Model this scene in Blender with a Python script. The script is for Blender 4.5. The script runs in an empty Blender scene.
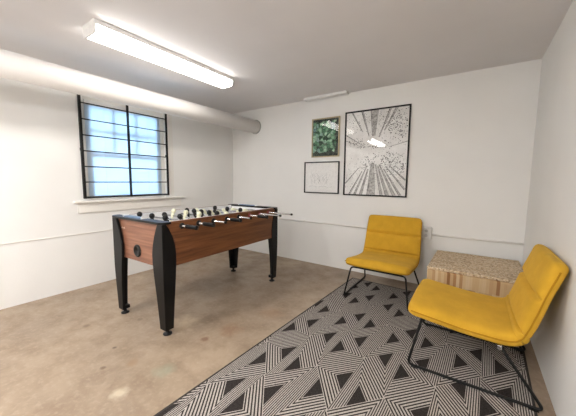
import bpy, bmesh, math, random
from mathutils import Vector, Matrix
SC = bpy.context.scene
COL = SC.collection
rnd = random.Random(7)
W, H = 3.9267, 2.3185          # room width, ceiling height
YF = -5.3                      # wall behind the camera
WT = 0.22                      # wall thickness

# ------------------------------------------------------------------ helpers
class MB:
    """collects shapes, then links them as one mesh object"""
    def __init__(s):
        s.bm = bmesh.new()
    def box(s, x0, x1, y0, y1, z0, z1, mat=0, M=None):
        v = [s.bm.verts.new(p) for p in ((x0,y0,z0),(x1,y0,z0),(x1,y1,z0),(x0,y1,z0),(x0,y0,z1),(x1,y0,z1),(x1,y1,z1),(x0,y1,z1))]
        for q in ((0,3,2,1),(4,5,6,7),(0,1,5,4),(1,2,6,5),(2,3,7,6),(3,0,4,7)):
            f = s.bm.faces.new([v[i] for i in q]); f.material_index = mat
        if M is not None:
            for a in v: a.co = M @ a.co
        return v
    def rings(s, rings, mat=0, closed=False, caps=True):
        R = [[s.bm.verts.new(p) for p in r] for r in rings]
        n = len(R[0]); m = len(R)
        for i in range(m if closed else m-1):
            a, b = R[i], R[(i+1) % m]
            for k in range(n):
                f = s.bm.faces.new((a[k], a[(k+1)%n], b[(k+1)%n], b[k])); f.material_index = mat; f.smooth = True
        if caps and not closed:
            f = s.bm.faces.new(R[0][::-1]); f.material_index = mat
            f = s.bm.faces.new(R[-1]); f.material_index = mat
        return R
    def tube(s, pts, r, n=10, closed=False, mat=0):
        P = [Vector(p) for p in pts]; m = len(P); rings = []
        prev = None
        for i in range(m):
            if closed: t = (P[(i+1)%m]-P[i-1]).normalized()
            else: t = (P[min(i+1,m-1)]-P[max(i-1,0)]).normalized()
            if prev is None:
                u = t.orthogonal().normalized()
            else:
                u = (prev - t*prev.dot(t)).normalized()
            prev = u; w = t.cross(u)
            rr = r[i] if isinstance(r, (list, tuple)) else r
            rings.append([P[i]+u*rr*math.cos(2*math.pi*k/n)+w*rr*math.sin(2*math.pi*k/n) for k in range(n)])
        s.rings(rings, mat, closed)
    def lathe(s, prof, n=20, M=None, mat=0):
        rings = []
        for (r, z) in prof:
            rings.append([Vector((r*math.cos(2*math.pi*k/n), r*math.sin(2*math.pi*k/n), z)) for k in range(n)])
        if M is not None: rings = [[M @ p for p in r] for r in rings]
        s.rings(rings, mat)
    def sphere(s, c, r, sc=(1,1,1), mat=0, u=10, v=7):
        ret = bmesh.ops.create_uvsphere(s.bm, u_segments=u, v_segments=v, radius=r)
        for a in ret['verts']: a.co = Vector((a.co.x*sc[0], a.co.y*sc[1], a.co.z*sc[2])) + Vector(c)
        for f in {f for a in ret['verts'] for f in a.link_faces}: f.material_index = mat; f.smooth = True
    def poly(s, pts, mat=0):
        f = s.bm.faces.new([s.bm.verts.new(p) for p in pts]); f.material_index = mat; return f
    def build(s, name, mats, parent=None, bevel=0, seg=2, smooth=False):
        bmesh.ops.recalc_face_normals(s.bm, faces=s.bm.faces[:])
        me = bpy.data.meshes.new(name); s.bm.to_mesh(me); s.bm.free()
        o = bpy.data.objects.new(name, me); COL.objects.link(o)
        for m in (mats if isinstance(mats, (list, tuple)) else [mats]): me.materials.append(m)
        if parent is not None: o.parent = parent
        if smooth:
            for p in me.polygons: p.use_smooth = True
        if bevel:
            b = o.modifiers.new('bevel', 'BEVEL'); b.width = bevel; b.segments = seg; b.limit_method = 'ANGLE'; b.angle_limit = math.radians(40)
        return o

def fillet(pts, r, n=6, closed=False):
    P = [Vector(p) for p in pts]; m = len(P); out = []
    for i in range(m):
        if not closed and i in (0, m-1): out.append(P[i]); continue
        a, b, c = P[i-1], P[i], P[(i+1)%m]
        d1 = (a-b); d2 = (c-b); rr = min(r, d1.length*.45, d2.length*.45)
        s_ = b+d1.normalized()*rr; e_ = b+d2.normalized()*rr
        for k in range(n+1):
            t = k/n
            out.append(s_*(1-t)**2 + b*2*t*(1-t) + e_*t*t)
    return out

def tag(o, label=None, cat=None, group=None, kind=None):
    if label: o['label'] = label
    if cat: o['category'] = cat
    if group: o['group'] = group
    if kind: o['kind'] = kind
    return o
def empty(name, loc, rz=0):
    o = bpy.data.objects.new(name, None); COL.objects.link(o)
    o.location = loc; o.rotation_euler = (0, 0, rz); o.empty_display_size = .1
    return o
def copy_tree(o, parent=None):
    c = o.copy(); COL.objects.link(c)
    if parent is not None: c.parent = parent
    for ch in list(o.children): copy_tree(ch, c)
    return c

# ------------------------------------------------------------------ materials
def srgb(*c):
    return tuple(((v/255)/12.92 if v/255 <= .04045 else ((v/255+.055)/1.055)**2.4) for v in c) + (1,)
class NT:
    def __init__(s, name, rough=.5, spec=.5, metal=0, color=None):
        s.m = bpy.data.materials.new(name); s.m.use_nodes = True
        s.t = s.m.node_tree; s.b = s.t.nodes['Principled BSDF']; s.out = s.t.nodes['Material Output']
        s.b.inputs['Roughness'].default_value = rough; s.b.inputs['Specular IOR Level'].default_value = spec
        s.b.inputs['Metallic'].default_value = metal
        if color: s.b.inputs['Base Color'].default_value = color
    def n(s, typ, **kw):
        nd = s.t.nodes.new(typ)
        for k, v in kw.items():
            if k in nd.bl_rna.properties.keys(): setattr(nd, k, v)
            else: nd.inputs[k.replace('_', ' ')].default_value = v
        return nd
    def l(s, a, b): s.t.links.new(a, b)
    def math(s, op, a, b=0.0, c=0.0):
        nd = s.t.nodes.new('ShaderNodeMath'); nd.operation = op
        for i, v in enumerate((a, b, c)):
            if isinstance(v, (int, float)): nd.inputs[i].default_value = v
            else: s.l(v, nd.inputs[i])
        return nd.outputs[0]
    def mix(s, fac, a, b, blend='MIX'):
        nd = s.t.nodes.new('ShaderNodeMix'); nd.data_type = 'RGBA'; nd.blend_type = blend
        for i, v in ((0, fac), (6, a), (7, b)):
            if isinstance(v, (int, float, tuple)): nd.inputs[i].default_value = v
            else: s.l(v, nd.inputs[i])
        return nd.outputs[2]
    def ramp(s, fac, stops, interp='LINEAR'):
        nd = s.t.nodes.new('ShaderNodeValToRGB'); cr = nd.color_ramp; cr.interpolation = interp
        while len(cr.elements) < len(stops): cr.elements.new(.5)
        for e, (p, c) in zip(cr.elements, stops): e.position = p; e.color = c
        s.l(fac, nd.inputs[0]); return nd.outputs[0]
    def coord(s, kind='Object', scale=(1,1,1)):
        tc = s.t.nodes.new('ShaderNodeTexCoord'); mp = s.t.nodes.new('ShaderNodeMapping')
        mp.inputs['Scale'].default_value = scale; s.l(tc.outputs[kind], mp.inputs[0]); return mp.outputs[0]
    def noise(s, vec, scale, detail=4, rough=.55):
        nd = s.t.nodes.new('ShaderNodeTexNoise'); nd.inputs['Scale'].default_value = scale
        nd.inputs['Detail'].default_value = detail; nd.inputs['Roughness'].default_value = rough
        s.l(vec, nd.inputs['Vector']); return nd.outputs['Fac']
    def base(s, c): s.l(c, s.b.inputs['Base Color'])
    def bump(s, h, strength=.2, dist=.002):
        nd = s.t.nodes.new('ShaderNodeBump'); nd.inputs['Strength'].default_value = strength; nd.inputs['Distance'].default_value = dist
        s.l(h, nd.inputs['Height']); s.l(nd.outputs[0], s.b.inputs['Normal'])

def paint(name, c, rough=.6, var=.03, bump=.15):
    k = NT(name, rough, .3); v = k.coord('Object')
    f = k.noise(v, 1.3, 3); a = tuple(x*(1-var) for x in c[:3])+(1,); b = tuple(min(1, x*(1+var)) for x in c[:3])+(1,)
    k.base(k.ramp(f, [(.3, a), (.7, b)])); k.bump(k.noise(v, 60, 3), bump, .002)
    return k.m
def plain(name, c, rough=.4, metal=0, spec=.5):
    k = NT(name, rough, spec, metal); v = k.coord('Object')
    f = k.noise(v, 30, 2); k.base(k.ramp(f, [(.3, tuple(x*.92 for x in c[:3])+(1,)), (.7, c)]))
    return k.m
M = {}
M['wall'] = paint('painted_wall', srgb(229, 228, 225))
M['ceiling'] = paint('painted_ceiling', srgb(224, 222, 223), .75)
M['trim'] = paint('painted_trim', srgb(226, 223, 217), .45, .01, .05)
M['pipe'] = paint('painted_pipe', srgb(226, 223, 220), .5, .02, .1)
M['white_metal'] = plain('white_enamel', srgb(232, 232, 230), .35)
M['plastic_white'] = plain('white_plastic', srgb(230, 230, 228), .35)
M['black_metal'] = plain('black_metal', srgb(14, 14, 14), .45, 0, .3)
M['black_lam'] = plain('black_laminate', srgb(10, 10, 11), .42, 0, .25)
M['black_plastic'] = plain('black_plastic', srgb(12, 12, 13), .38, 0, .35)
M['slate'] = plain('slate_blue_plastic', srgb(66, 76, 92), .6, 0, .3)  # bluish tone stands in for window light reflected in the black rail
M['slate_light'] = plain('light_slate_plastic', srgb(112, 136, 164), .5)
M['chrome'] = plain('chrome', srgb(205, 205, 205), .18, 1.0)
M['cream'] = plain('cream_plastic', srgb(228, 226, 196), .4)
M['field'] = plain('pale_playfield', srgb(212, 214, 224), .35)
M['line'] = plain('field_line', srgb(120, 128, 140), .4)
M['red'] = plain('dark_red_plastic', srgb(120, 45, 42), .4)
M['gold'] = plain('gold_frame', srgb(176, 164, 132), .4, .3)
M['mat'] = plain('paper', srgb(226, 222, 217), .7)
M['paper'] = plain('print_paper', srgb(230, 228, 225), .7)

def wood(name, cols, scale, axis):
    k = NT(name, .38, .4); sc = [16, 16, 16]; sc[axis] = .8
    v = k.coord('Object', tuple(sc))
    nz = k.noise(v, scale, 6, .65)
    c = k.ramp(nz, [(.28, cols[0]), (.5, cols[1]), (.72, cols[2])])
    sc2 = [60, 60, 60]; sc2[axis] = 1.2
    g = k.noise(k.coord('Object', tuple(sc2)), 2.2, 3)
    c = k.mix(k.math('MULTIPLY', g, .55), c, cols[0])
    k.base(c); return k.m
wcols = [srgb(70, 38, 22), srgb(122, 76, 45), srgb(150, 98, 62)]
M['wood_y'] = wood('walnut_grain_long', wcols, 2.2, 1)
M['wood_x'] = wood('walnut_grain_cross', [srgb(98, 62, 46), srgb(142, 98, 76), srgb(166, 120, 96)], 2.2, 0)

# concrete floor
k = NT('polished_concrete', .38, .35); v = k.coord('Object')
f1 = k.noise(v, 1.1, 6, .6); f2 = k.noise(v, 5.5, 6, .65); f3 = k.noise(v, 34, 4, .6)
c = k.ramp(f1, [(.3, srgb(134, 117, 100)), (.5, srgb(153, 135, 115)), (.7, srgb(170, 151, 129))])
c = k.mix(k.ramp(f2, [(.42, (0,0,0,1)), (.66, (.5,.5,.5,1))]), c, srgb(120, 100, 82))
c = k.mix(k.ramp(f3, [(.5, (0,0,0,1)), (.78, (.42,.42,.42,1))]), c, srgb(182, 167, 148))
# worn spots and stains with a place of their own
sep = k.n('ShaderNodeSeparateXYZ'); k.l(v, sep.inputs[0])
wob = k.noise(v, 14, 3)
for (sx, sy, r, col, st) in ((1.45,-2.61,.018,srgb(82,64,50),.8),(1.89,-2.17,.035,srgb(118,82,60),.7),(1.96,-2.54,.07,srgb(150,152,132),.6),
                             (1.93,-2.80,.05,srgb(206,194,170),.6),(1.95,-1.97,.10,srgb(140,104,78),.45),(.95,-2.6,.03,srgb(110,88,66),.6),(1.55,-2.15,.16,srgb(206,184,154),.4),
                             (1.2,-2.3,.03,srgb(105,84,64),.5),(1.72,-2.62,.04,srgb(150,120,92),.5),(2.05,-1.55,.12,srgb(150,118,92),.4),(1.62,-2.75,.02,srgb(96,74,56),.7)):
    dx = k.math('SUBTRACT', sep.outputs[0], sx); dy = k.math('SUBTRACT', sep.outputs[1], sy)
    dd = k.math('SQRT', k.math('ADD', k.math('MULTIPLY', dx, dx), k.math('MULTIPLY', dy, dy)))
    dd = k.math('ADD', dd, k.math('MULTIPLY', k.math('SUBTRACT', wob, .5), r*1.6))
    mk = k.math('MULTIPLY', k.math('SMOOTHSTEP', dd, 0, 0) if False else k.math('SUBTRACT', 1, k.math('MINIMUM', k.math('MAXIMUM', k.math('MULTIPLY_ADD', dd, 1/(r*.7), -.6), 0), 1)), st)
    c = k.mix(mk, c, col)
k.base(c)
k.l(k.ramp(f2, [(.3, (.3,.3,.3,1)), (.7, (.5,.5,.5,1))]), k.b.inputs['Roughness'])
k.bump(f3, .08, .002)
M['floor'] = k.m

# fabric
def fabric(name, c):
    k = NT(name, .9, .15); v = k.coord('Object')
    k.b.inputs['Sheen Weight'].default_value = .25; k.b.inputs['Sheen Roughness'].default_value = .5
    k.b.inputs['Sheen Tint'].default_value = srgb(250, 215, 120)
    f = k.noise(v, 7, 5, .6); w = k.noise(v, 190, 2)
    cc = k.ramp(f, [(.3, tuple(x*.86 for x in c[:3])+(1,)), (.7, tuple(min(1, x*1.08) for x in c[:3])+(1,))])
    k.base(cc); k.bump(k.math('ADD', k.math('MULTIPLY', w, .4), k.math('MULTIPLY', k.noise(v, 22, 3), .8)), .35, .004)
    return k.m
M['mustard'] = fabric('mustard_fabric', srgb(198, 153, 46))
M['mustard_dark'] = fabric('mustard_piping', srgb(166, 120, 26))

# rug: stripes follow the two nearest sides of each triangle (UV holds both distances)
k = NT('flatweave_rug', .95, .1)
uv = k.n('ShaderNodeUVMap', uv_map='bands'); sp = k.n('ShaderNodeSeparateXYZ'); k.l(uv.outputs[0], sp.inputs[0])
dm = k.math('MINIMUM', sp.outputs[0], sp.outputs[1])
ph = k.math('FRACT', k.math('MULTIPLY', dm, 6/.32))
st = k.math('LESS_THAN', k.math('ABSOLUTE', k.math('SUBTRACT', ph, .5)), .235)     # dark thread
st = k.math('MAXIMUM', st, k.math('GREATER_THAN', dm, .32))
ov = k.coord('Object')
wv = k.noise(ov, 140, 2)
light = k.ramp(wv, [(.3, srgb(150, 143, 137)), (.7, srgb(188, 181, 174))])
dark = k.ramp(wv, [(.3, srgb(36, 32, 31)), (.7, srgb(60, 55, 53))])
k.base(k.mix(st, light, dark)); k.bump(k.noise(ov, 260, 2), .5, .002)
M['rug'] = k.m
M['rug_edge'] = plain('rug_binding', srgb(48, 43, 40), .9)

# reclaimed wood chips
k = NT('chip_mosaic', .75, .2); v = k.coord('Object', (1, 1, 1))
vo = k.n('ShaderNodeTexVoronoi', feature='F1', distance='CHEBYCHEV', Scale=84.0); k.l(v, vo.inputs['Vector'])
sc_ = k.n('ShaderNodeSeparateColor'); k.l(vo.outputs['Color'], sc_.inputs[0])
c = k.ramp(sc_.outputs[0], [(0, srgb(150, 124, 94)), (.2, srgb(198, 174, 142)), (.55, srgb(214, 194, 164)), (.8, srgb(222, 206, 180)), (1, srgb(176, 146, 112))])
c = k.mix(k.ramp(vo.outputs['Distance'], [(.42, (0,0,0,1)), (.64, (.5,.5,.5,1))]), c, srgb(118, 96, 74))
k.base(c); M['chips'] = k.m
k = NT('wood_strips', .7, .2)
g = k.n('ShaderNodeTexCoord'); s3 = k.n('ShaderNodeSeparateXYZ'); k.l(g.outputs['Object'], s3.inputs[0])
sx = k.math('ADD', s3.outputs[0], s3.outputs[1])
idx = k.math('FLOOR', k.math('MULTIPLY', sx, 44)); blk = k.math('FLOOR', k.math('MULTIPLY_ADD', s3.outputs[2], 5.2, .4))
cx = k.n('ShaderNodeCombineXYZ'); k.l(idx, cx.inputs[0]); k.l(blk, cx.inputs[1])
wn = k.n('ShaderNodeTexWhiteNoise', noise_dimensions='3D'); k.l(cx.outputs[0], wn.inputs['Vector'])
c = k.ramp(wn.outputs['Value'], [(0, srgb(138, 96, 60)), (.09, srgb(170, 126, 84)), (.2, srgb(198, 166, 124)), (.6, srgb(206, 178, 138)), (1, srgb(216, 194, 158))])
gr = k.noise(k.coord('Object', (60, 60, 3)), 3, 3)
c = k.mix(k.math('MULTIPLY', gr, .35), c, srgb(136, 102, 70)); k.base(c)
M['strips'] = k.m

# picture glazing: clear, with a mirror-like sheen
def glazing(name, tint=(1,1,1,1)):
    m = bpy.data.materials.new(name); m.use_nodes = True; t = m.node_tree
    t.nodes.remove(t.nodes['Principled BSDF']); out = t.nodes['Material Output']
    tr = t.nodes.new('ShaderNodeBsdfTransparent'); tr.inputs[0].default_value = tint
    gl = t.nodes.new('ShaderNodeBsdfGlossy'); gl.inputs['Roughness'].default_value = .02
    fr = t.nodes.new('ShaderNodeFresnel'); fr.inputs[0].default_value = 1.33
    mx = t.nodes.new('ShaderNodeMixShader')
    t.links.new(fr.outputs[0], mx.inputs[0]); t.links.new(tr.outputs[0], mx.inputs[1]); t.links.new(gl.outputs[0], mx.inputs[2])
    t.links.new(mx.outputs[0], out.inputs[0]); return m
M['glazing'] = glazing('picture_glass')
M['pane'] = glazing('window_glass', (.93,.97,1,1))

# blind: translucent white slats
m = bpy.data.materials.new('blind_slat'); m.use_nodes = True; t = m.node_tree
t.nodes.remove(t.nodes['Principled BSDF'])
df = t.nodes.new('ShaderNodeBsdfDiffuse'); df.inputs[0].default_value = srgb(235, 238, 240)
tl = t.nodes.new('ShaderNodeBsdfTranslucent'); tl.inputs[0].default_value = srgb(226, 236, 244)
mx = t.nodes.new('ShaderNodeMixShader'); mx.inputs[0].default_value = .65
t.links.new(df.outputs[0], mx.inputs[1]); t.links.new(tl.outputs[0], mx.inputs[2]); t.links.new(mx.outputs[0], t.nodes['Material Output'].inputs[0])
M['slat'] = m

def emitter(name, color, strength):
    m = bpy.data.materials.new(name); m.use_nodes = True; t = m.node_tree
    t.nodes.remove(t.nodes['Principled BSDF']); e = t.nodes.new('ShaderNodeEmission')
    e.inputs[0].default_value = color; e.inputs[1].default_value = strength
    t.links.new(e.outputs[0], t.nodes['Material Output'].inputs[0]); return m
M['lens'] = emitter('lit_diffuser', (1, .955, .885, 1), 7.6)
M['lens_new'] = emitter('lit_diffuser_fresh_tubes', (1, .985, .975, 1), 38.0)  # made stronger than the front diffuser to flatten the room's light

# ------------------------------------------------------------------ setting
def struct(name, mb, mat, parent=None, **kw):
    o = mb.build(name, mat, parent, **kw)
    if parent is None: o['kind'] = 'structure'
    return o
b = MB(); b.box(-WT, W+WT, YF-WT, WT, -.15, 0); struct('floor', b, M['floor'])
b = MB(); b.box(-WT, W+WT, YF-WT, WT, H, H+.15); struct('ceiling', b, M['ceiling'])
b = MB(); b.box(-WT, W+WT, 0, WT, 0, H); struct('wall_back', b, M['wall'])
b = MB(); b.box(W, W+WT, YF, 0, 0, H); struct('wall_right', b, M['wall'])
b = MB(); b.box(-WT, W+WT, YF-WT, YF, 0, H); struct('wall_front', b, M['wall'])
OY0, OY1, OZ0, OZ1 = -2.215, -1.235, .955, 2.10       # window opening in the left wall
b = MB()
b.box(-WT, 0, YF, OY0, 0, H); b.box(-WT, 0, OY1, 0, 0, H); b.box(-WT, 0, OY0, OY1, 0, OZ0); b.box(-WT, 0, OY0, OY1, OZ1, H)
struct('wall_left', b, M['wall'])
# ledge line on the left wall
b = MB(); b.box(0, .008, YF, 0, .594, .605); struct('trim_1', b, M['trim'], bevel=.003)

# window
win = empty('window_1', (-.09, (OY0+OY1)/2, OZ0)); win['kind'] = 'structure'
def wl(p): return p
yc = (OY0+OY1)/2; hw = (OY1-OY0)/2; hh = OZ1-OZ0
b = MB()
b.box(-.03, .03, -hw, -hw+.05, 0, hh); b.box(-.03, .03, hw-.05, hw, 0, hh)
b.box(-.03, .03, -hw+.05, hw-.05, hh-.05, hh); b.box(-.03, .03, -hw+.05, hw-.05, 0, .03)
b.build('window_frame', M['trim'], win, bevel=.003)
mid = 1.452-OZ0
b = MB()   # lower sash
b.box(-.003, .018, -hw+.05, -hw+.115, .03, mid+.02); b.box(-.003, .018, hw-.115, hw-.05, .03, mid+.02)
b.box(-.003, .018, -hw+.115, hw-.115, .03, .05); b.box(-.003, .018, -hw+.115, hw-.115, mid-.004, mid+.02)
sash = b.build('sash', M['trim'], win, bevel=.003)
b = MB(); b.box(.004, .008, -hw+.115, hw-.115, .05, mid-.004); b.build('pane', M['pane'], sash)
b = MB()   # upper sash with glazing bars
x0, x1 = -.020, .012
b.box(x0, x1, -hw+.05, -hw+.105, mid+.021, hh-.05); b.box(x0, x1, hw-.105, hw-.05, mid+.021, hh-.05)
b.box(x0, x1, -hw+.105, hw-.105, hh-.115, hh-.05); b.box(x0, x1, -hw+.105, hw-.105, mid+.021, mid+.03)
for q in (-.14, .12): b.box(x0+.008, x1-.002, q-.011, q+.011, mid+.03, hh-.115)
zq = 1.725-OZ0; b.box(x0+.008, x1-.002, -hw+.105, hw-.105, zq-.011, zq+.011)
sash = b.build('sash', M['trim'], win, bevel=.002)
b = MB(); b.box(-.008, -.004, -hw+.105, hw-.105, mid+.03, hh-.115); b.build('pane', M['pane'], sash)
# sill board and apron
b = MB(); b.box(-.02, .045, -2.331, -1.008, .935, .957); 
for vv in b.bm.verts: vv.co -= Vector((-.09, yc, OZ0))
b.build('window_sill', M['trim'], win, bevel=.004)
b = MB(); b.box(0, .014, -2.292, -1.045, .822, .9345)
for vv in b.bm.verts: vv.co -= Vector((-.09, yc, OZ0))
b.build('apron', M['trim'], win, bevel=.004)
b = MB(); b.box(0, .012, OY1, OY1+.085, .9575, H-.06)
for vv in b.bm.verts: vv.co -= Vector((-.09, yc, OZ0))
b.build('casing', M['trim'], win, bevel=.003)

# blind
bl = empty('window_blind', (-.058, yc, OZ0))
tag(bl, 'white slatted blind lowered over the window behind black bars', 'blind')
b = MB(); b.box(-.01, .017, -hw+.055, hw-.055, hh-.105, hh-.052); b.build('headrail', M['plastic_white'], bl, bevel=.002)
b = MB(); ns = 58
for i in range(ns):
    z = .040 + (hh-.155)*i/(ns-1)
    a = math.radians(58); c_, s_ = math.cos(a)*.0125, math.sin(a)*.0125
    b.box(-1, 1, -hw+.06, hw-.06, -1, 1)
    for vv in list(b.bm.verts)[-8:]:
        sx = 1 if vv.co.x > 0 else -1; sz = 1 if vv.co.z > 0 else -1
        vv.co.x = sx*c_; vv.co.z = z + sx*s_ + sz*.0004
b.build('slats', M['slat'], bl)
b = MB(); b.box(-.008, .012, -hw+.06, hw-.06, .0305, .038); b.build('bottom_rail', M['plastic_white'], bl, bevel=.002)
for q in (-.25, .25):
    b = MB(); b.tube([(.015, q, .036), (.015, q, hh-.106)], .0012, 6); b.build('ladder_cord', M['plastic_white'], bl)

# security bars in front of the window
gd = empty('window_guard', (.024, yc, .9908))
tag(gd, 'black steel security bars bolted across the window', 'window bars')
for (y, r) in ((-2.2272, .0125), (-1.743, .011), (-1.2497, .0105)):
    b = MB(); b.box(-r, r, y-yc-r, y-yc+r, -.012, 1.10); b.build('upright', M['black_metal'], gd, bevel=.002)
for i in range(7):
    z = i*(1.9906-.9908)/6; r = .011 if i == 0 else .0062
    b = MB(); b.tube([(.0, -2.2272-yc+.005, z), (.0, -1.2497-yc-.005, z)], r, 8); b.build('crossbar', M['black_metal'], gd)
for y in (-2.2272, -1.2497):
    b = MB(); b.box(-.024, -.008, y-yc-.012, y-yc+.012, .5, .53); b.build('bracket', M['black_metal'], gd)

# overhead pipe
PX, PZ, PR = .52, 2.042, .099
pp = empty('ceiling_pipe', (PX, 0, PZ)); tag(pp, 'fat white painted pipe running under the ceiling above the window', 'pipe')
b = MB(); b.tube([(0, YF+.001, 0), (0, -1.6, 0), (0, -.001, 0)], PR, 40); b.build('pipe_run', M['pipe'], pp)
b = MB()
Mx = Matrix.Rotation(math.radians(90), 4, 'X')
b.lathe([(PR, .001), (PR+.012, .001), (PR+.013, .006), (PR+.010, .012), (PR, .013)], 40, Mx); b.build('wall_collar', plain('collar_grey', srgb(168, 168, 160), .5), pp)

# ceiling lights
def ceiling_light(loc, rz, label, lens='lens'):
    t = empty('ceiling_light', loc, rz); tag(t, label, 'light')
    L = .675; w = .095
    b = MB(); b.box(-w, w, -L, L, -.034, -.001); b.build('housing', M['white_metal'], t, bevel=.003)
    prof = [(-w+.006, -.0345), (-w+.006, -.062), (-w+.02, -.088), (-.02, -.094), (.0, -.088), (.02, -.094), (w-.02, -.088), (w-.006, -.062), (w-.006, -.0345)]
    b = MB(); b.rings([[(x, y, z) for x, z in prof] for y in (-L+.014, L-.014)]); b.build('diffuser', M[lens], t)
    for s in (-1, 1):
        y0 = s*L; y1 = s*(L-.0135)
        b = MB(); pr = [(-w, -.0345), (-w, -.062), (-w+.018, -.093), (w-.018, -.093), (w, -.062), (w, -.0345)]
        b.rings([[(x, y, z) for x, z in pr] for y in (y0, y1)])
        b.build('end_cap', M['white_metal'], t, bevel=.002)
    return t
ceiling_light((1.125, -1.855, H), 0, 'lit white fluorescent strip fixture on the ceiling near the window')
ceiling_light((1.125, -4.42, H), 0, 'lit fluorescent strip fixture near the entrance wall on the window side', 'lens_new')
ceiling_light((2.95, -4.3, H), 0, 'lit fluorescent strip fixture near the entrance wall on the side without a window', 'lens_new')  # extra fixture out of view, added to even out the lighting

# ceiling vent
vt = empty('ceiling_vent', (1.79, -.075, H)); tag(vt, 'narrow white slotted air vent on the ceiling above the pictures', 'vent')
b = MB(); 
for (x0, x1, y0, y1) in ((-.31, .31, -.045, -.035), (-.31, .31, .035, .045), (-.31, -.30, -.035, .035), (.30, .31, -.035, .035)): b.box(x0, x1, y0, y1, -.032, -.001)
b.build('vent_frame', M['white_metal'], vt, bevel=.002)
b = MB()
for i in range(5):
    y = -.026+.013*i; b.box(-.30, .30, y-.004, y+.004, -.027, -.022)
b.build('louvers', M['white_metal'], vt)
b = MB(); b.box(-.30, .30, -.035, .035, -.008, -.001); b.build('backing', plain('vent_grey', srgb(150, 148, 146), .6), vt)

# conduit and outlet on back wall
cd = empty('wall_conduit', (1.0, -.011, .6033)); tag(cd, 'thin white conduit running along the back wall behind the chair', 'conduit')
b = MB(); b.tube([(0, 0, 0), (2.021, 0, 0)], .0095, 10); b.build('pipe_run', M['trim'], cd)
b = MB(); b.tube([(2.131, 0, 0), (W-1.0-.001, 0, 0)], .0095, 10); b.build('pipe_run', M['trim'], cd)
for x in (.45, 1.25, 2.5):
    b = MB(); b.box(x-.012, x+.012, -.013, .0108, -.014, .014); b.build('clip', M['trim'], cd, bevel=.003)
ot = empty('outlet_box', (3.076, 0, .622)); tag(ot, 'white surface-mounted outlet box at the conduit beside the back chair', 'outlet')
b = MB(); b.box(-.054, .054, -.042, -.001, -.066, .066); b.build('box', M['plastic_white'], ot, bevel=.005)
b = MB(); b.box(-.05, .05, -.047, -.0425, -.062, .062); pl = b.build('cover_plate', M['plastic_white'], ot, bevel=.002)
for z in (-.028, .028):
    b = MB(); b.lathe([(.001, 0), (.017, 0), (.017, .003), (.001, .003)], 16, Matrix.Translation((0, -.0472, z)) @ Matrix.Rotation(math.radians(90), 4, 'X')); b.build('socket', plain('socket_grey', srgb(196, 196, 192), .4), pl)

# ------------------------------------------------------------------ rug
RA = -.033; RX0, RX1, RY0, RY1 = 0, 1.575, -2.6, 0
rg = empty('area_rug', (2.315, -.262, 0), RA)
tag(rg, 'black and cream flatweave rug patterned with striped triangles', 'rug')
bm = bmesh.new(); uvl = bm.loops.layers.uv.new('bands')
Rinv = Matrix.Translation((2.315, -.262, 0)) @ Matrix.Rotation(RA, 4, 'Z'); Rinv.invert()
def node(i, j):
    q = j+.5*(i % 2)
    return Rinv @ Vector((2.9534+.2151*i+.01714*q, -1.7083-.01104*i+.53082*q, .008))
for i in range(-6, 8):
    for j in range(-6, 8):
        a, b_ = node(i, j), node(i, j+1)
        for s in (1, -1):
            apex = node(i+s, j+1) if i % 2 else node(i+s, j)
            kk = (i % 2 - j) % 3 if s == 1 else (1 + i % 2 - j) % 3      # the weave turns one corner per row
            T = [a, b_, apex]                   # 0 lower end of the upright side, 1 upper end, 2 apex
            vs = [bm.verts.new(p) for p in T]
            f = bm.faces.new(vs)
            for lp in f.loops:
                q = vs.index(lp.vert); o1, o2 = [x for x in range(3) if x != kk]
                # shared corner kk: the bands follow the two sides that meet there
                lp[uvl].uv = (1.0 if q == o1 else 0.0, 1.0 if q == o2 else 0.0)
bmesh.ops.recalc_face_normals(bm, faces=bm.faces[:])
for f in bm.faces:
    if f.normal.z < 0: f.normal_flip()
e = .014
for co, no in (((RX0+e,0,0),(-1,0,0)),((RX1-e,0,0),(1,0,0)),((0,RY0+e,0),(0,-1,0)),((0,RY1-e,0),(0,1,0))):
    bmesh.ops.bisect_plane(bm, geom=bm.verts[:]+bm.edges[:]+bm.faces[:], plane_co=co, plane_no=no, clear_outer=True)
# give the woven field its thickness
top = bm.faces[:]
lo = [bm.verts.new(p) for p in ((RX0+e,RY0+e,.001),(RX1-e,RY0+e,.001),(RX1-e,RY1-e,.001),(RX0+e,RY1-e,.001))]
bm.faces.new(lo[::-1])
me = bpy.data.meshes.new('field'); bm.to_mesh(me); bm.free()
fo = bpy.data.objects.new('field', me); COL.objects.link(fo); fo.parent = rg; me.materials.append(M['rug'])
b = MB()
b.box(RX0, RX0+e, RY0, RY1, .001, .0088); b.box(RX1-e, RX1, RY0, RY1, .001, .0088)
b.box(RX0+e, RX1-e, RY0, RY0+e, .001, .0088); b.box(RX0+e, RX1-e, RY1-e, RY1, .001, .0088)
b.build('binding', M['rug_edge'], rg, bevel=.002)

# ------------------------------------------------------------------ foosball table
TH = .88; HU, HV = .36, .735
ft = empty('foosball_table', (1.2645, -1.6121, 0), .026)
tag(ft, 'walnut and black foosball table standing under the ceiling light', 'foosball table')
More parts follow.
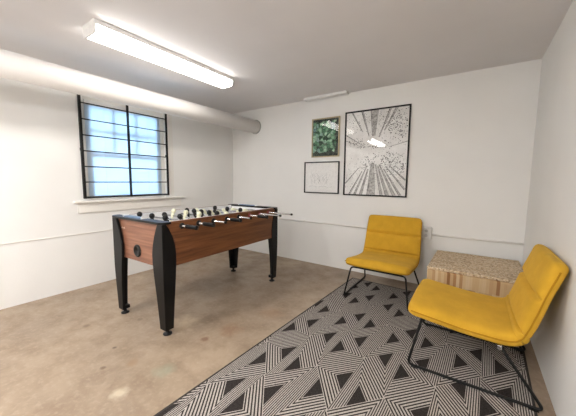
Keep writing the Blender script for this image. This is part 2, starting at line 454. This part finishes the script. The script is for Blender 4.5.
# sides and ends
for s in (-1, 1):
    b = MB(); x0, x1 = sorted((s*(HU-.035), s*(HU-.008)))
    b.box(x0, x1, -HV+.05, HV-.05, .535, TH-.012); b.build('side_panel', M['wood_y'], ft, bevel=.003)
    b = MB(); y0, y1 = sorted((s*(HV-.06), s*(HV-.03)))
    b.box(-HU+.035, HU-.035, y0, y1, .525, TH-.0145); ep = b.build('end_panel', M['wood_x'], ft, bevel=.003)
    # ball return cup
    b = MB(); R_ = Matrix.Translation((-.03, s*(HV-.03), .613)) @ Matrix.Rotation(math.radians(90*s), 4, 'X')
    b.lathe([(.052, .0), (.052, -.006), (.048, -.010), (.036, -.010), (.033, -.004), (.001, -.003)], 24, R_)
    b.build('ball_cup', M['black_plastic'], ep)
    b = MB()
    for q in range(5):
        x = -.272+.012*q; y0, y1 = sorted((s*(HV-.0298), s*(HV-.029)))
        b.box(x, x+.009, y0, y1, .775+.004*(q % 2), .786+.003*((q*2) % 3))
    b.build('badge', plain('pale_print', srgb(205, 180, 160), .5), ep)
# cap rails: long sides in wood tone, ends black, near top coloured for window reflection
for s in (-1, 1):
    b = MB(); x0, x1 = sorted((s*(HU-.0365), s*(HU-.006)))
    b.box(x0, x1, -HV+.071, HV-.071, TH-.012, TH); b.build('side_rail', M['wood_y'], ft, bevel=.004)
def endrail(s):
    b = MB(); n = 8; pts = []
    r = .05
    out = [(-HU-.012, -HV+.07), (-HU-.012, -HV-.012+r)]
    for q in range(n+1):
        a = math.pi+math.pi/2*q/n; out.append((-HU-.012+r+r*math.cos(a), -HV-.012+r+r*math.sin(a)))
    for q in range(n+1):
        a = 1.5*math.pi+math.pi/2*q/n; out.append((HU+.012-r+r*math.cos(a), -HV-.012+r+r*math.sin(a)))
    out += [(HU+.012, -HV+.07)]
    P = [(x, -s*y if s > 0 else y) for x, y in out]
    b.rings([[(x, y, z) for x, y in P] for z in (TH-.014, TH+.004)])
    for f in b.bm.faces: f.smooth = False
    for f in b.bm.faces:
        f.material_index = 0 if abs(f.normal.z) < .5 else 0
    bmesh.ops.recalc_face_normals(b.bm, faces=b.bm.faces[:])
    for f in b.bm.faces:
        f.normal_update()
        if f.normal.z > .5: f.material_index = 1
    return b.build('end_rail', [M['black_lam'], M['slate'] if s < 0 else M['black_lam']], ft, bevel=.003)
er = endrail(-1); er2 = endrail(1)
for rail, s in ((er, -1), (er2, 1)):
    b = MB(); y0, y1 = sorted((s*(HV-.062), s*(HV-.014)))
    b.box(-.19, .06, y0, y1, TH+.0045, TH+.012); cb = b.build('score_slider', M['slate_light'], rail, bevel=.002)
    for q in (-.2, .07):
        b = MB(); b.box(q-.008, q+.008, y0, y1, TH+.0045, TH+.02); b.build('slider_stop', M['plastic_white'], rail, bevel=.002)
# playfield and inner walls
b = MB(); b.box(-HU+.036, HU-.036, -HV+.061, HV-.061, .765, .78); pf = b.build('playfield', M['field'], ft)
b = MB()
b.box(-HU+.05, HU-.05, -.004, .004, .7803, .7808)
cc = [(.11*math.cos(2*math.pi*q/32), .11*math.sin(2*math.pi*q/32), .781) for q in range(32)]
b.tube(cc, .0025, 4, True); b.build('field_line', M['line'], pf)
for s in (-1, 1):
    b = MB(); x0, x1 = sorted((s*(HU-.046), s*(HU-.037)))
    b.box(x0, x1, -HV+.0715, HV-.0715, .781, TH-.001); b.build('inner_wall', M['white_metal'], ft)
    b = MB(); y0, y1 = sorted((s*(HV-.068), s*(HV-.0605)))
    b.box(-HU+.047, HU-.047, y0, y1, .781, TH-.0148); b.build('inner_wall', M['white_metal'], ft)
    b = MB(); y0, y1 = sorted((s*(HV-.070), s*(HV-.0685)))
    b.box(-.1, .1, y0, y1, .782, .84); b.build('goal_mouth', M['black_plastic'], ft)
# legs: outer corner upright, both faces bow out below the rail then taper
prof = [(.045, .085, .080), (.10, .088, .082), (.3, .104, .094), (.45, .122, .105), (.56, .136, .112), (.63, .138, .113), (.70, .126, .106), (.77, .104, .086), (.82, .083, .064), (.8655, .060, .036)]
for su in (-1, 1):
    for sv in (-1, 1):
        b = MB(); rings = []; tk = .020
        for z, wu, wv in prof:
            tp = .0 if z > .4 else (.4-z)/.4*.012
            X = lambda d_: su*(HU-d_); Y = lambda d_: sv*(HV-d_)
            rings.append([(X(tp), Y(tp), z), (X(wu), Y(tp), z), (X(wu), Y(tp+tk), z), (X(tp+tk), Y(tp+tk), z), (X(tp+tk), Y(wv), z), (X(tp), Y(wv), z)])
        # finer profile through smooth steps
        fine = []
        for q in range(len(rings)-1):
            for t in (0, .5):
                fine.append([tuple(a+(c_-a)*t for a, c_ in zip(p0, p1)) for p0, p1 in zip(rings[q], rings[q+1])])
        fine.append(rings[-1])
        b.rings(fine)
        xa, xb_ = sorted((su*(HU-.033), su*(HU-.078))); ya, yb_ = sorted((sv*(HV-.033), sv*(HV-.076))); b.box(xa, xb_, ya, yb_, .0452, .075)
        lg = b.build('leg', M['black_lam'], ft, bevel=.003, seg=2)
        for p in lg.data.polygons: p.use_smooth = False
        cx_, cy_ = su*(HU-.047), sv*(HV-.047)
        b = MB(); b.lathe([(.001, .001), (.033, .001), (.034, .008), (.03, .013), (.014, .018), (.012, .045), (.001, .045)], 20, Matrix.Translation((cx_, cy_, 0)))
        b.build('levelling_foot', M['black_plastic'], lg)
# rods, players, handles
def man(bm_, x, z, mat, k=1.3):
    bm_.box(x-.012, x+.012, -.007, .007, z-.056, z-.040, mat)                     # foot
    R = []
    for (dz, wx, wy) in ((-.042, .010, .007), (-.02, .013, .009), (0, .019, .014), (.020, .022, .013), (.028, .014, .010)):
        R.append([(x+wx*math.cos(2*math.pi*q/8), wy*math.sin(2*math.pi*q/8), z+dz) for q in range(8)])
    bm_.rings(R, mat); bm_.sphere((x, 0, z+.046), .023, (1, 1, 1.1), mat, 10, 7)
RZ = .838
men = [3, 2, 3, 5, 5, 3, 2, 3]; team = [0, 0, 1, 0, 1, 0, 1, 1]
ends = [.53, .535, .50, .53, .505, .585, .625, .66]
spread = {2: [-.11, .11], 3: [-.19, 0, .19], 5: [-.22, -.11, 0, .11, .22]}
slide = [-.05, .03, -.04, .02, .0, .03, -.02, .04]
tilt = [.0, .5, -.3, .25, .9, -.2, 1.35, 1.5]
for q in range(8):
    v = -.56+.16*q; e = ends[q]; tm = team[q]
    b = MB(); b.tube([(-1.12+e+.03 if tm == 0 else -.56, 0, 0), (e-.005, 0, 0)], .008, 10)
    rod = b.build('rod', M['chrome'], ft); rod.location = (0, v, RZ); rod.rotation_euler = (tilt[q], 0, 0)
    for x in spread[men[q]]:
        b = MB(); man(b, x+slide[q], 0, 0); b.build('player', M['black_plastic'] if tm == 0 else M['cream'], rod)
    hs = 1 if tm == 0 else -1; hx = e if tm == 0 else -.56
    b = MB(); hp = [(.001, 0), (.017, 0), (.018, .01), (.0155, .03), (.0175, .06), (.0155, .09), (.0175, .115), (.012, .125), (.001, .125)]
    b.lathe(hp, 14, Matrix.Translation((hx, 0, 0)) @ Matrix.Rotation(math.radians(-90*hs), 4, 'Y')); 
    b.build('handle', M['black_plastic'], rod)
    tx = (e if tm == 1 else -1.12+e+.03)
    b = MB(); b.tube([(tx-.008, 0, 0), (tx+.008, 0, 0)], .0115, 10); b.build('end_tip', M['black_plastic'], rod)
    for s in (-1, 1):
        b = MB(); b.lathe([(.009, 0), (.024, 0), (.024, .006), (.016, .014), (.009, .014)], 16, Matrix.Translation((s*(HU-.008), v, RZ)) @ Matrix.Rotation(math.radians(90*s), 4, 'Y'))
        b.build('bushing', M['black_plastic'] if q < 5 else M['red'], ft)

# ------------------------------------------------------------------ lounge chairs
def smooth_path(pts, n=6):
    P = [Vector((a, b)) for a, b in pts]; out = []
    for i in range(len(P)-1):
        p0 = P[max(i-1, 0)]; p1 = P[i]; p2 = P[i+1]; p3 = P[min(i+2, len(P)-1)]
        for q in range(n):
            t = q/n
            out.append(.5*((2*p1)+(p2-p0)*t+(2*p0-5*p1+4*p2-p3)*t*t+(3*p1-p0-3*p2+p3)*t**3))
    out.append(P[-1]); return out
def cushion(path, half_w, thick, seams, front_round, end_round, crown):
    """a padded panel swept along a path in the (f, z) plane; local X is across, local -Y is forward"""
    m = MB(); n = len(path); acc = [0]
    for i in range(1, n): acc.append(acc[-1]+(path[i]-path[i-1]).length)
    Ltot = acc[-1]; rings = []; side = {-1: [], 1: []}
    for i, p in enumerate(path):
        t = (path[min(i+1, n-1)]-path[max(i-1, 0)]).normalized(); nn = Vector((-t.y, t.x))
        if nn.y < 0 and abs(nn.y) > abs(nn.x): nn = -nn
        s = acc[i]; w = half_w(s/Ltot); th = thick
        def rnd_end(d, r):
            return math.sqrt(max(0, 1-(1-min(d/r, 1))**2)) if d < r else 1
        if front_round: k_ = rnd_end(s, front_round); w -= front_round*(1-k_); th *= .28+.72*k_**.8
        if end_round: k_ = rnd_end(Ltot-s, end_round); w -= end_round*(1-k_); th *= .28+.72*k_**.8
        pinch = 1
        for q in seams: pinch -= .30*math.exp(-((s-q)/.016)**2)
        h = th/2; ring = []; N = 28
        for k2 in range(N):
            a = 2*math.pi*k2/N; ca, sa = math.cos(a), math.sin(a)
            ex = .2 if abs(ca) > 0 else .2
            x = math.copysign(abs(ca)**.22, ca)*w; yv = math.copysign(abs(sa)**.55, sa)*h
            top = sa > 0
            cr = crown*(1-(x/w)**2) if w > .001 else 0
            off = yv*(pinch if top else 1)+(cr*(1 if top else .0))*pinch
            q = p+nn*off
            ring.append((x, -q.x, q.y))
        rings.append(ring)
    m.rings(rings); return m
def orient(path):
    return path
def make_chair(label):
    root = empty('lounge_chair', (0, 0, 0)); tag(root, label, 'chair', 'yellow lounge chairs')
    full = smooth_path([(.355, .375), (.29, .366), (.18, .352), (.04, .336), (-.09, .330), (-.162, .333), (-.212, .357), (-.243, .425), (-.268, .51), (-.294, .61), (-.323, .70), (-.350, .786)], 12)
    nb = 6*12+6
    seat = full[:nb+1]; back = full[nb:]
    th = .085
    # normals must face up on the seat and forward on the back: walk front to back, so the upper side is on the right
    Ls = sum((seat[i+1]-seat[i]).length for i in range(len(seat)-1))
    def sw(t): return .312-.008*t
    def bw(t): return .304-.014*t
    so = cushion(seat, sw, th, [Ls], .055, 0, .014).build('seat', M['mustard'], root, smooth=True)
    Lb = sum((back[i+1]-back[i]).length for i in range(len(back)-1))
    bo = cushion2(back, bw, th*.86, [0, Lb*.50], .034, .014).build('backrest', M['mustard'], root, smooth=True)
    for part, pth, wf in ((so, seat, sw), (bo, back, bw)):
        for s in (-1, 1):
            n = len(pth); pts = []
            for i, p in enumerate(pth):
                if part is so and i < 6: continue
                if part is bo and i > n-7: continue
                pts.append((s*(wf(i/n)+.0005), -p.x, p.y))
            b = MB(); b.tube(pts, .0045, 6); b.build('piping', M['mustard_dark'], part)
    # black tray beneath the seat
    b = MB(); tp = [p for p in seat if -.17 < p.x < .26]
    rings = []
    for p in tp:
        z = p.y-.047; rings.append([(-.22, -p.x, z), (.22, -p.x, z), (.22, -p.x, z-.02), (-.22, -p.x, z-.02)])
    b.rings(rings); b.build('seat_base', M['black_metal'], root)
    # sled legs
    for s in (-1, 1):
        xt, xb = s*.266, s*.311
        pts = [(s*.20, -.27, .304), (xt, -.272, .302), (xb, -.332, .0115), (xb, .332, .0115), (xt, .14, .268), (s*.20, .138, .270)]
        b = MB(); b.tube(fillet(pts, .035, 6), .0085, 10); b.build('leg', M['black_metal'], root, smooth=True)
    for y, z in ((-.27, .304), (.138, .270)):
        b = MB(); b.tube([(-.20, y, z), (.20, y, z)], .0085, 10); b.build('crossbar', M['black_metal'], root, smooth=True)
    for s in (-1, 1):
        for y in (-.29, .29):
            b = MB(); b.box(s*.311-.009, s*.311+.009, y-.02, y+.02, 0, .0035); b.build('glide', M['black_plastic'], root)
    for s in (-1, 1):
        b = MB(); b.box(s*.266-.011, s*.266+.011, .118, .142, .255, .282); cl = b.build('clip', M['chrome'], root, bevel=.003); cl['label'] = 'silver clip'
    return root
def cushion2(path, half_w, thick, seams, end_round, crown):
    # the back: same sweep, upper side faces forward (+f)
    m = MB(); n = len(path); acc = [0]
    for i in range(1, n): acc.append(acc[-1]+(path[i]-path[i-1]).length)
    Ltot = acc[-1]; rings = []
    for i, p in enumerate(path):
        t = (path[min(i+1, n-1)]-path[max(i-1, 0)]).normalized(); nn = Vector((t.y, -t.x))
        s = acc[i]; w = half_w(s/Ltot); th = thick
        d = Ltot-s
        if d < end_round:
            k_ = math.sqrt(max(0, 1-(1-d/end_round)**2)); w -= end_round*(1-k_); th *= .3+.7*k_**.8
        pinch = 1
        for q in seams: pinch -= .75*math.exp(-((s-q)/.013)**2)
        N = 28; ring = []
        for k2 in range(N):
            a = 2*math.pi*k2/N; ca, sa = math.cos(a), math.sin(a)
            x = math.copysign(abs(ca)**.22, ca)*w; yv = math.copysign(abs(sa)**.55, sa)*th/2
            top = sa > 0; cr = crown*(1-(x/w)**2)
            off = (yv+(cr if top else 0))*(pinch if top else 1)
            q = p+nn*off; ring.append((x, -q.x, q.y))
        rings.append(ring)
    m.rings(rings); return m
ch1 = make_chair('yellow armless lounge chair facing out from the back wall')
ch1.location = (2.752, -.50, .0088)
ch2 = copy_tree(ch1); ch2.location = (3.543, -1.305, .0088); ch2.rotation_euler = (0, 0, -math.pi/2)
ch2['label'] = 'yellow armless lounge chair with its back against the side wall'

# ------------------------------------------------------------------ wood block table
wt = empty('block_table', (3.54, -.425, 0), -.01)
tag(wt, 'square pale wood block table tucked in the corner between the chairs', 'table')
b = MB(); b.box(-.343, .35, -.36, .36, .0092, .428); b.build('body', M['strips'], wt, bevel=.012)
b = MB(); b.box(-.345, .352, -.362, .362, .4285, .452); b.build('top', M['chips'], wt, bevel=.008, seg=3)

# ------------------------------------------------------------------ pictures on the back wall
def frame(x0, x1, z0, z1, fw, label, mat, depth=.024, name='framed_picture'):
    cx_, cz_ = (x0+x1)/2, (z0+z1)/2; hx, hz = (x1-x0)/2, (z1-z0)/2
    t = empty(name, (cx_, -.001, cz_)); tag(t, label, 'picture', 'framed pictures on the back wall')
    b = MB(); b.box(-hx, hx, -depth, 0, -hz, -hz+fw); b.box(-hx, hx, -depth, 0, hz-fw, hz); b.box(-hx, -hx+fw, -depth, 0, -hz+fw, hz-fw); b.box(hx-fw, hx, -depth, 0, -hz+fw, hz-fw)
    b.build('frame', mat, t, bevel=.002)
    b = MB(); b.box(-hx+fw, hx-fw, -.0135, -.012, -hz+fw, hz-fw); b.build('glazing', M['glazing'], t)
    return t, hx-fw, hz-fw
# big tree canopy print
t, hx, hz = frame(2.0542, 2.8425, 1.0107, 2.0728, .016, 'largest picture, pale treetops seen from below in a thin black frame', M['black_lam'])
k = NT('canopy_paper', .7, .2); v = k.coord('Object')
n1 = k.noise(v, 3.5, 5); k.base(k.ramp(n1, [(.35, srgb(222, 220, 217)), (.6, srgb(242, 241, 239))])); M['canopy'] = k.m
k = NT('trunk_grey', .7, .2); v = k.coord('Object', (1, 1, 1)); n1 = k.noise(v, 38, 5, .7)
k.base(k.ramp(n1, [(.35, srgb(118, 116, 114)), (.5, srgb(178, 176, 173)), (.65, srgb(208, 206, 203))])); M['trunk'] = k.m
M['ink'] = plain('print_ink', srgb(84, 84, 84), .7); M['ink_soft'] = plain('print_ink_soft', srgb(158, 157, 156), .7)
b = MB(); b.box(-hx, hx, -.008, -.004, -hz, hz, 0)
pr = random.Random(11)
def strip(p, q, w0, w1, mat, y):
    p = Vector(p); q = Vector(q); d = (q-p).normalized(); nrm = Vector((-d.y, d.x))
    pts = [p+nrm*w0, q+nrm*w1, q-nrm*w1, p-nrm*w0]
    pts = [(min(max(a.x, -hx), hx), min(max(a.y, -hz), hz)) for a in pts]
    b.poly([(a, y, c) for a, c in pts], mat)
ctr = (-.02, .02)
def trunk(x, z, w, reach, dark):
    end = (x+(ctr[0]-x)*reach, z+(ctr[1]-z)*reach)
    y = -.0082-.0008*pr.random()
    strip((x, z), end, w, w*.4, 1, y)
    strip((x-w*.9, z), (end[0]-w*.38, end[1]), .0025*dark, .001, 2, y-.0003)
    strip((x+w*.9, z), (end[0]+w*.38, end[1]), .002*dark, .001, 3, y-.0003)
for a in ((-.03, -hz, .055, .74, 1), (.10, -hz, .018, .7, 1), (.17, -hz, .022, .66, 1.3), (.25, -hz, .02, .7, 1), (.32, -hz, .016, .6, 1.2), (hx, -.44, .018, .6, 1.2), (hx, -.33, .014, .5, 1),
          (-.16, -hz, .02, .6, 1.1), (-.24, -hz, .016, .68, 1), (-.31, -hz, .012, .55, 1.8), (-hx, -.38, .012, .5, 1.2),
          (-.02, hz, .05, .62, .8), (-.17, hz, .012, .62, 2), (.17, hz, .012, .66, 1.6), (.24, hz, .016, .5, .8), (-.3, hz, .01, .5, 1), (hx, .12, .004, .55, 1), (-hx, .24, .006, .7, 1.6), (-hx, .17, .003, .6, 1)): trunk(*a)
def leaves(x, z, sx, sz, n, size, mats=(2, 2, 3)):
    for _ in range(int(n*1.5)):
        px = x+pr.gauss(0, sx); pz = z+pr.gauss(0, sz)
        if abs(px) > hx-.012 or abs(pz) > hz-.012: continue
        r = size*.8*(.4+pr.random()); m_ = 4+pr.randrange(3); a0 = pr.random()*6; y = -.0098-.0004*pr.random()
        b.poly([(px+r*(.5+pr.random()*.6)*math.cos(a0+6.283*q/m_), y, pz+r*(.5+pr.random()*.6)*math.sin(a0+6.283*q/m_)) for q in range(m_)], pr.choice(mats))
leaves(.25, .36, .10, .11, 170, .0085); leaves(.32, .24, .05, .06, 60, .0075); leaves(.20, -.10, .11, .07, 150, .0085); leaves(.27, -.20, .06, .08, 70, .008)
leaves(-.08, -.12, .06, .05, 60, .008); leaves(-.26, .14, .07, .03, 50, .008); leaves(-.05, .08, .12, .02, 40, .008); leaves(-.3, -.25, .04, .1, 40, .006, (3, 3, 2))
leaves(.02, .30, .1, .1, 60, .006, (3, 3, 2)); leaves(-.02, -.35, .2, .1, 90, .006, (3, 3, 2)); leaves(-.28, .38, .06, .06, 40, .006, (3, 2)); leaves(0, .42, .14, .05, 60, .006, (3, 2))
bmesh.ops.recalc_face_normals(b.bm, faces=b.bm.faces[:])
b.build('print', [M['canopy'], M['trunk'], M['ink'], M['ink_soft']], t)
# small green picture
t, hx, hz = frame(1.5651, 1.9787, 1.5193, 2.0411, .014, 'upright picture of dense green leaves in a thin gold frame', M['gold'])
k = NT('leaf_print', .6, .3); v = k.coord('Object', (1, .01, 1))
vo = k.n('ShaderNodeTexVoronoi', feature='F1', Scale=22.0); k.l(v, vo.inputs['Vector'])
s2 = k.n('ShaderNodeSeparateColor'); k.l(vo.outputs['Color'], s2.inputs[0])
c = k.ramp(s2.outputs[1], [(0, srgb(30, 62, 46)), (.25, srgb(66, 118, 86)), (.5, srgb(116, 172, 132)), (.8, srgb(168, 208, 176)), (1, srgb(88, 128, 138))])
c = k.mix(k.ramp(vo.outputs['Distance'], [(.5, (0,0,0,1)), (.95, (1,1,1,1))]), c, srgb(12, 26, 20))
fn = k.noise(v, 30, 3); c = k.mix(k.ramp(fn, [(.45, (0,0,0,1)), (.65, (.55,.55,.55,1))]), c, srgb(26, 54, 40))
s4 = k.n('ShaderNodeSeparateXYZ'); k.l(v, s4.inputs[0]); wz = k.math('ADD', s4.outputs[2], k.math('MULTIPLY', k.math('SUBTRACT', k.noise(v, 9, 2), .5), .16))
msk = k.math('MAXIMUM', k.math('LESS_THAN', wz, -.185), k.math('MAXIMUM', k.math('GREATER_THAN', wz, .215), k.math('GREATER_THAN', k.math('ADD', s4.outputs[0], k.math('MULTIPLY', k.math('SUBTRACT', fn, .5), .08)), .15)))
c = k.mix(k.math('MULTIPLY', msk, .88), c, srgb(28, 32, 30)); k.base(c)
b = MB(); b.box(-hx, hx, -.008, -.004, -hz, hz); b.build('print', k.m, t)
# small sketch
t, hx, hz = frame(1.4523, 1.9869, 1.0221, 1.457, .013, 'small landscape pencil sketch on off-white paper in a black frame', M['black_lam'])
b = MB(); b.box(-hx, hx, -.008, -.004, -hz, hz, 0)
for q in range(26):
    x = -.15+pr.random()*.27; z = -.10+pr.random()*.1; x2 = x+pr.gauss(0, .035); z2 = z+.03+pr.random()*.07
    strip((x, z), (x2, z2), .0012, .0007, 1, -.0085)
strip((-.10, -.08), (-.102, .06), .002, .001, 1, -.0088)
for q in range(10):
    x = -.19+.036*q; strip((x, -.125+.006*math.sin(q*1.3)), (x+.036, -.125+.006*math.sin((q+1)*1.3)), .0010, .0010, 1, -.0086)
b.build('print', [M['paper'], M['ink_soft']], t)

# ------------------------------------------------------------------ daylight, camera
w = bpy.data.worlds.new('sky'); SC.world = w; w.use_nodes = True
bg = w.node_tree.nodes['Background']; bg.inputs[0].default_value = (.66, .84, 1.0, 1); bg.inputs[1].default_value = 4.6

cam = bpy.data.cameras.new('camera'); co = bpy.data.objects.new('camera', cam); COL.objects.link(co)
cam.sensor_width = 36; cam.lens = 275.78/576*36; cam.clip_start = .05
r_ = Vector((.8269091, .56224682, .00999293)); u_ = Vector((-.06477625, .07758571, .99487914)); f_ = Vector((-.55859232, .82332191, -.10057657))
co.matrix_world = Matrix(((r_.x, u_.x, -f_.x, 3.50603), (r_.y, u_.y, -f_.y, -3.4564), (r_.z, u_.z, -f_.z, 1.2), (0, 0, 0, 1)))
SC.camera = co
vs = SC.view_settings; vs.view_transform = 'Standard'; vs.look = 'None'; vs.gamma = 1; vs.use_curve_mapping = False
vs.exposure = 0.9
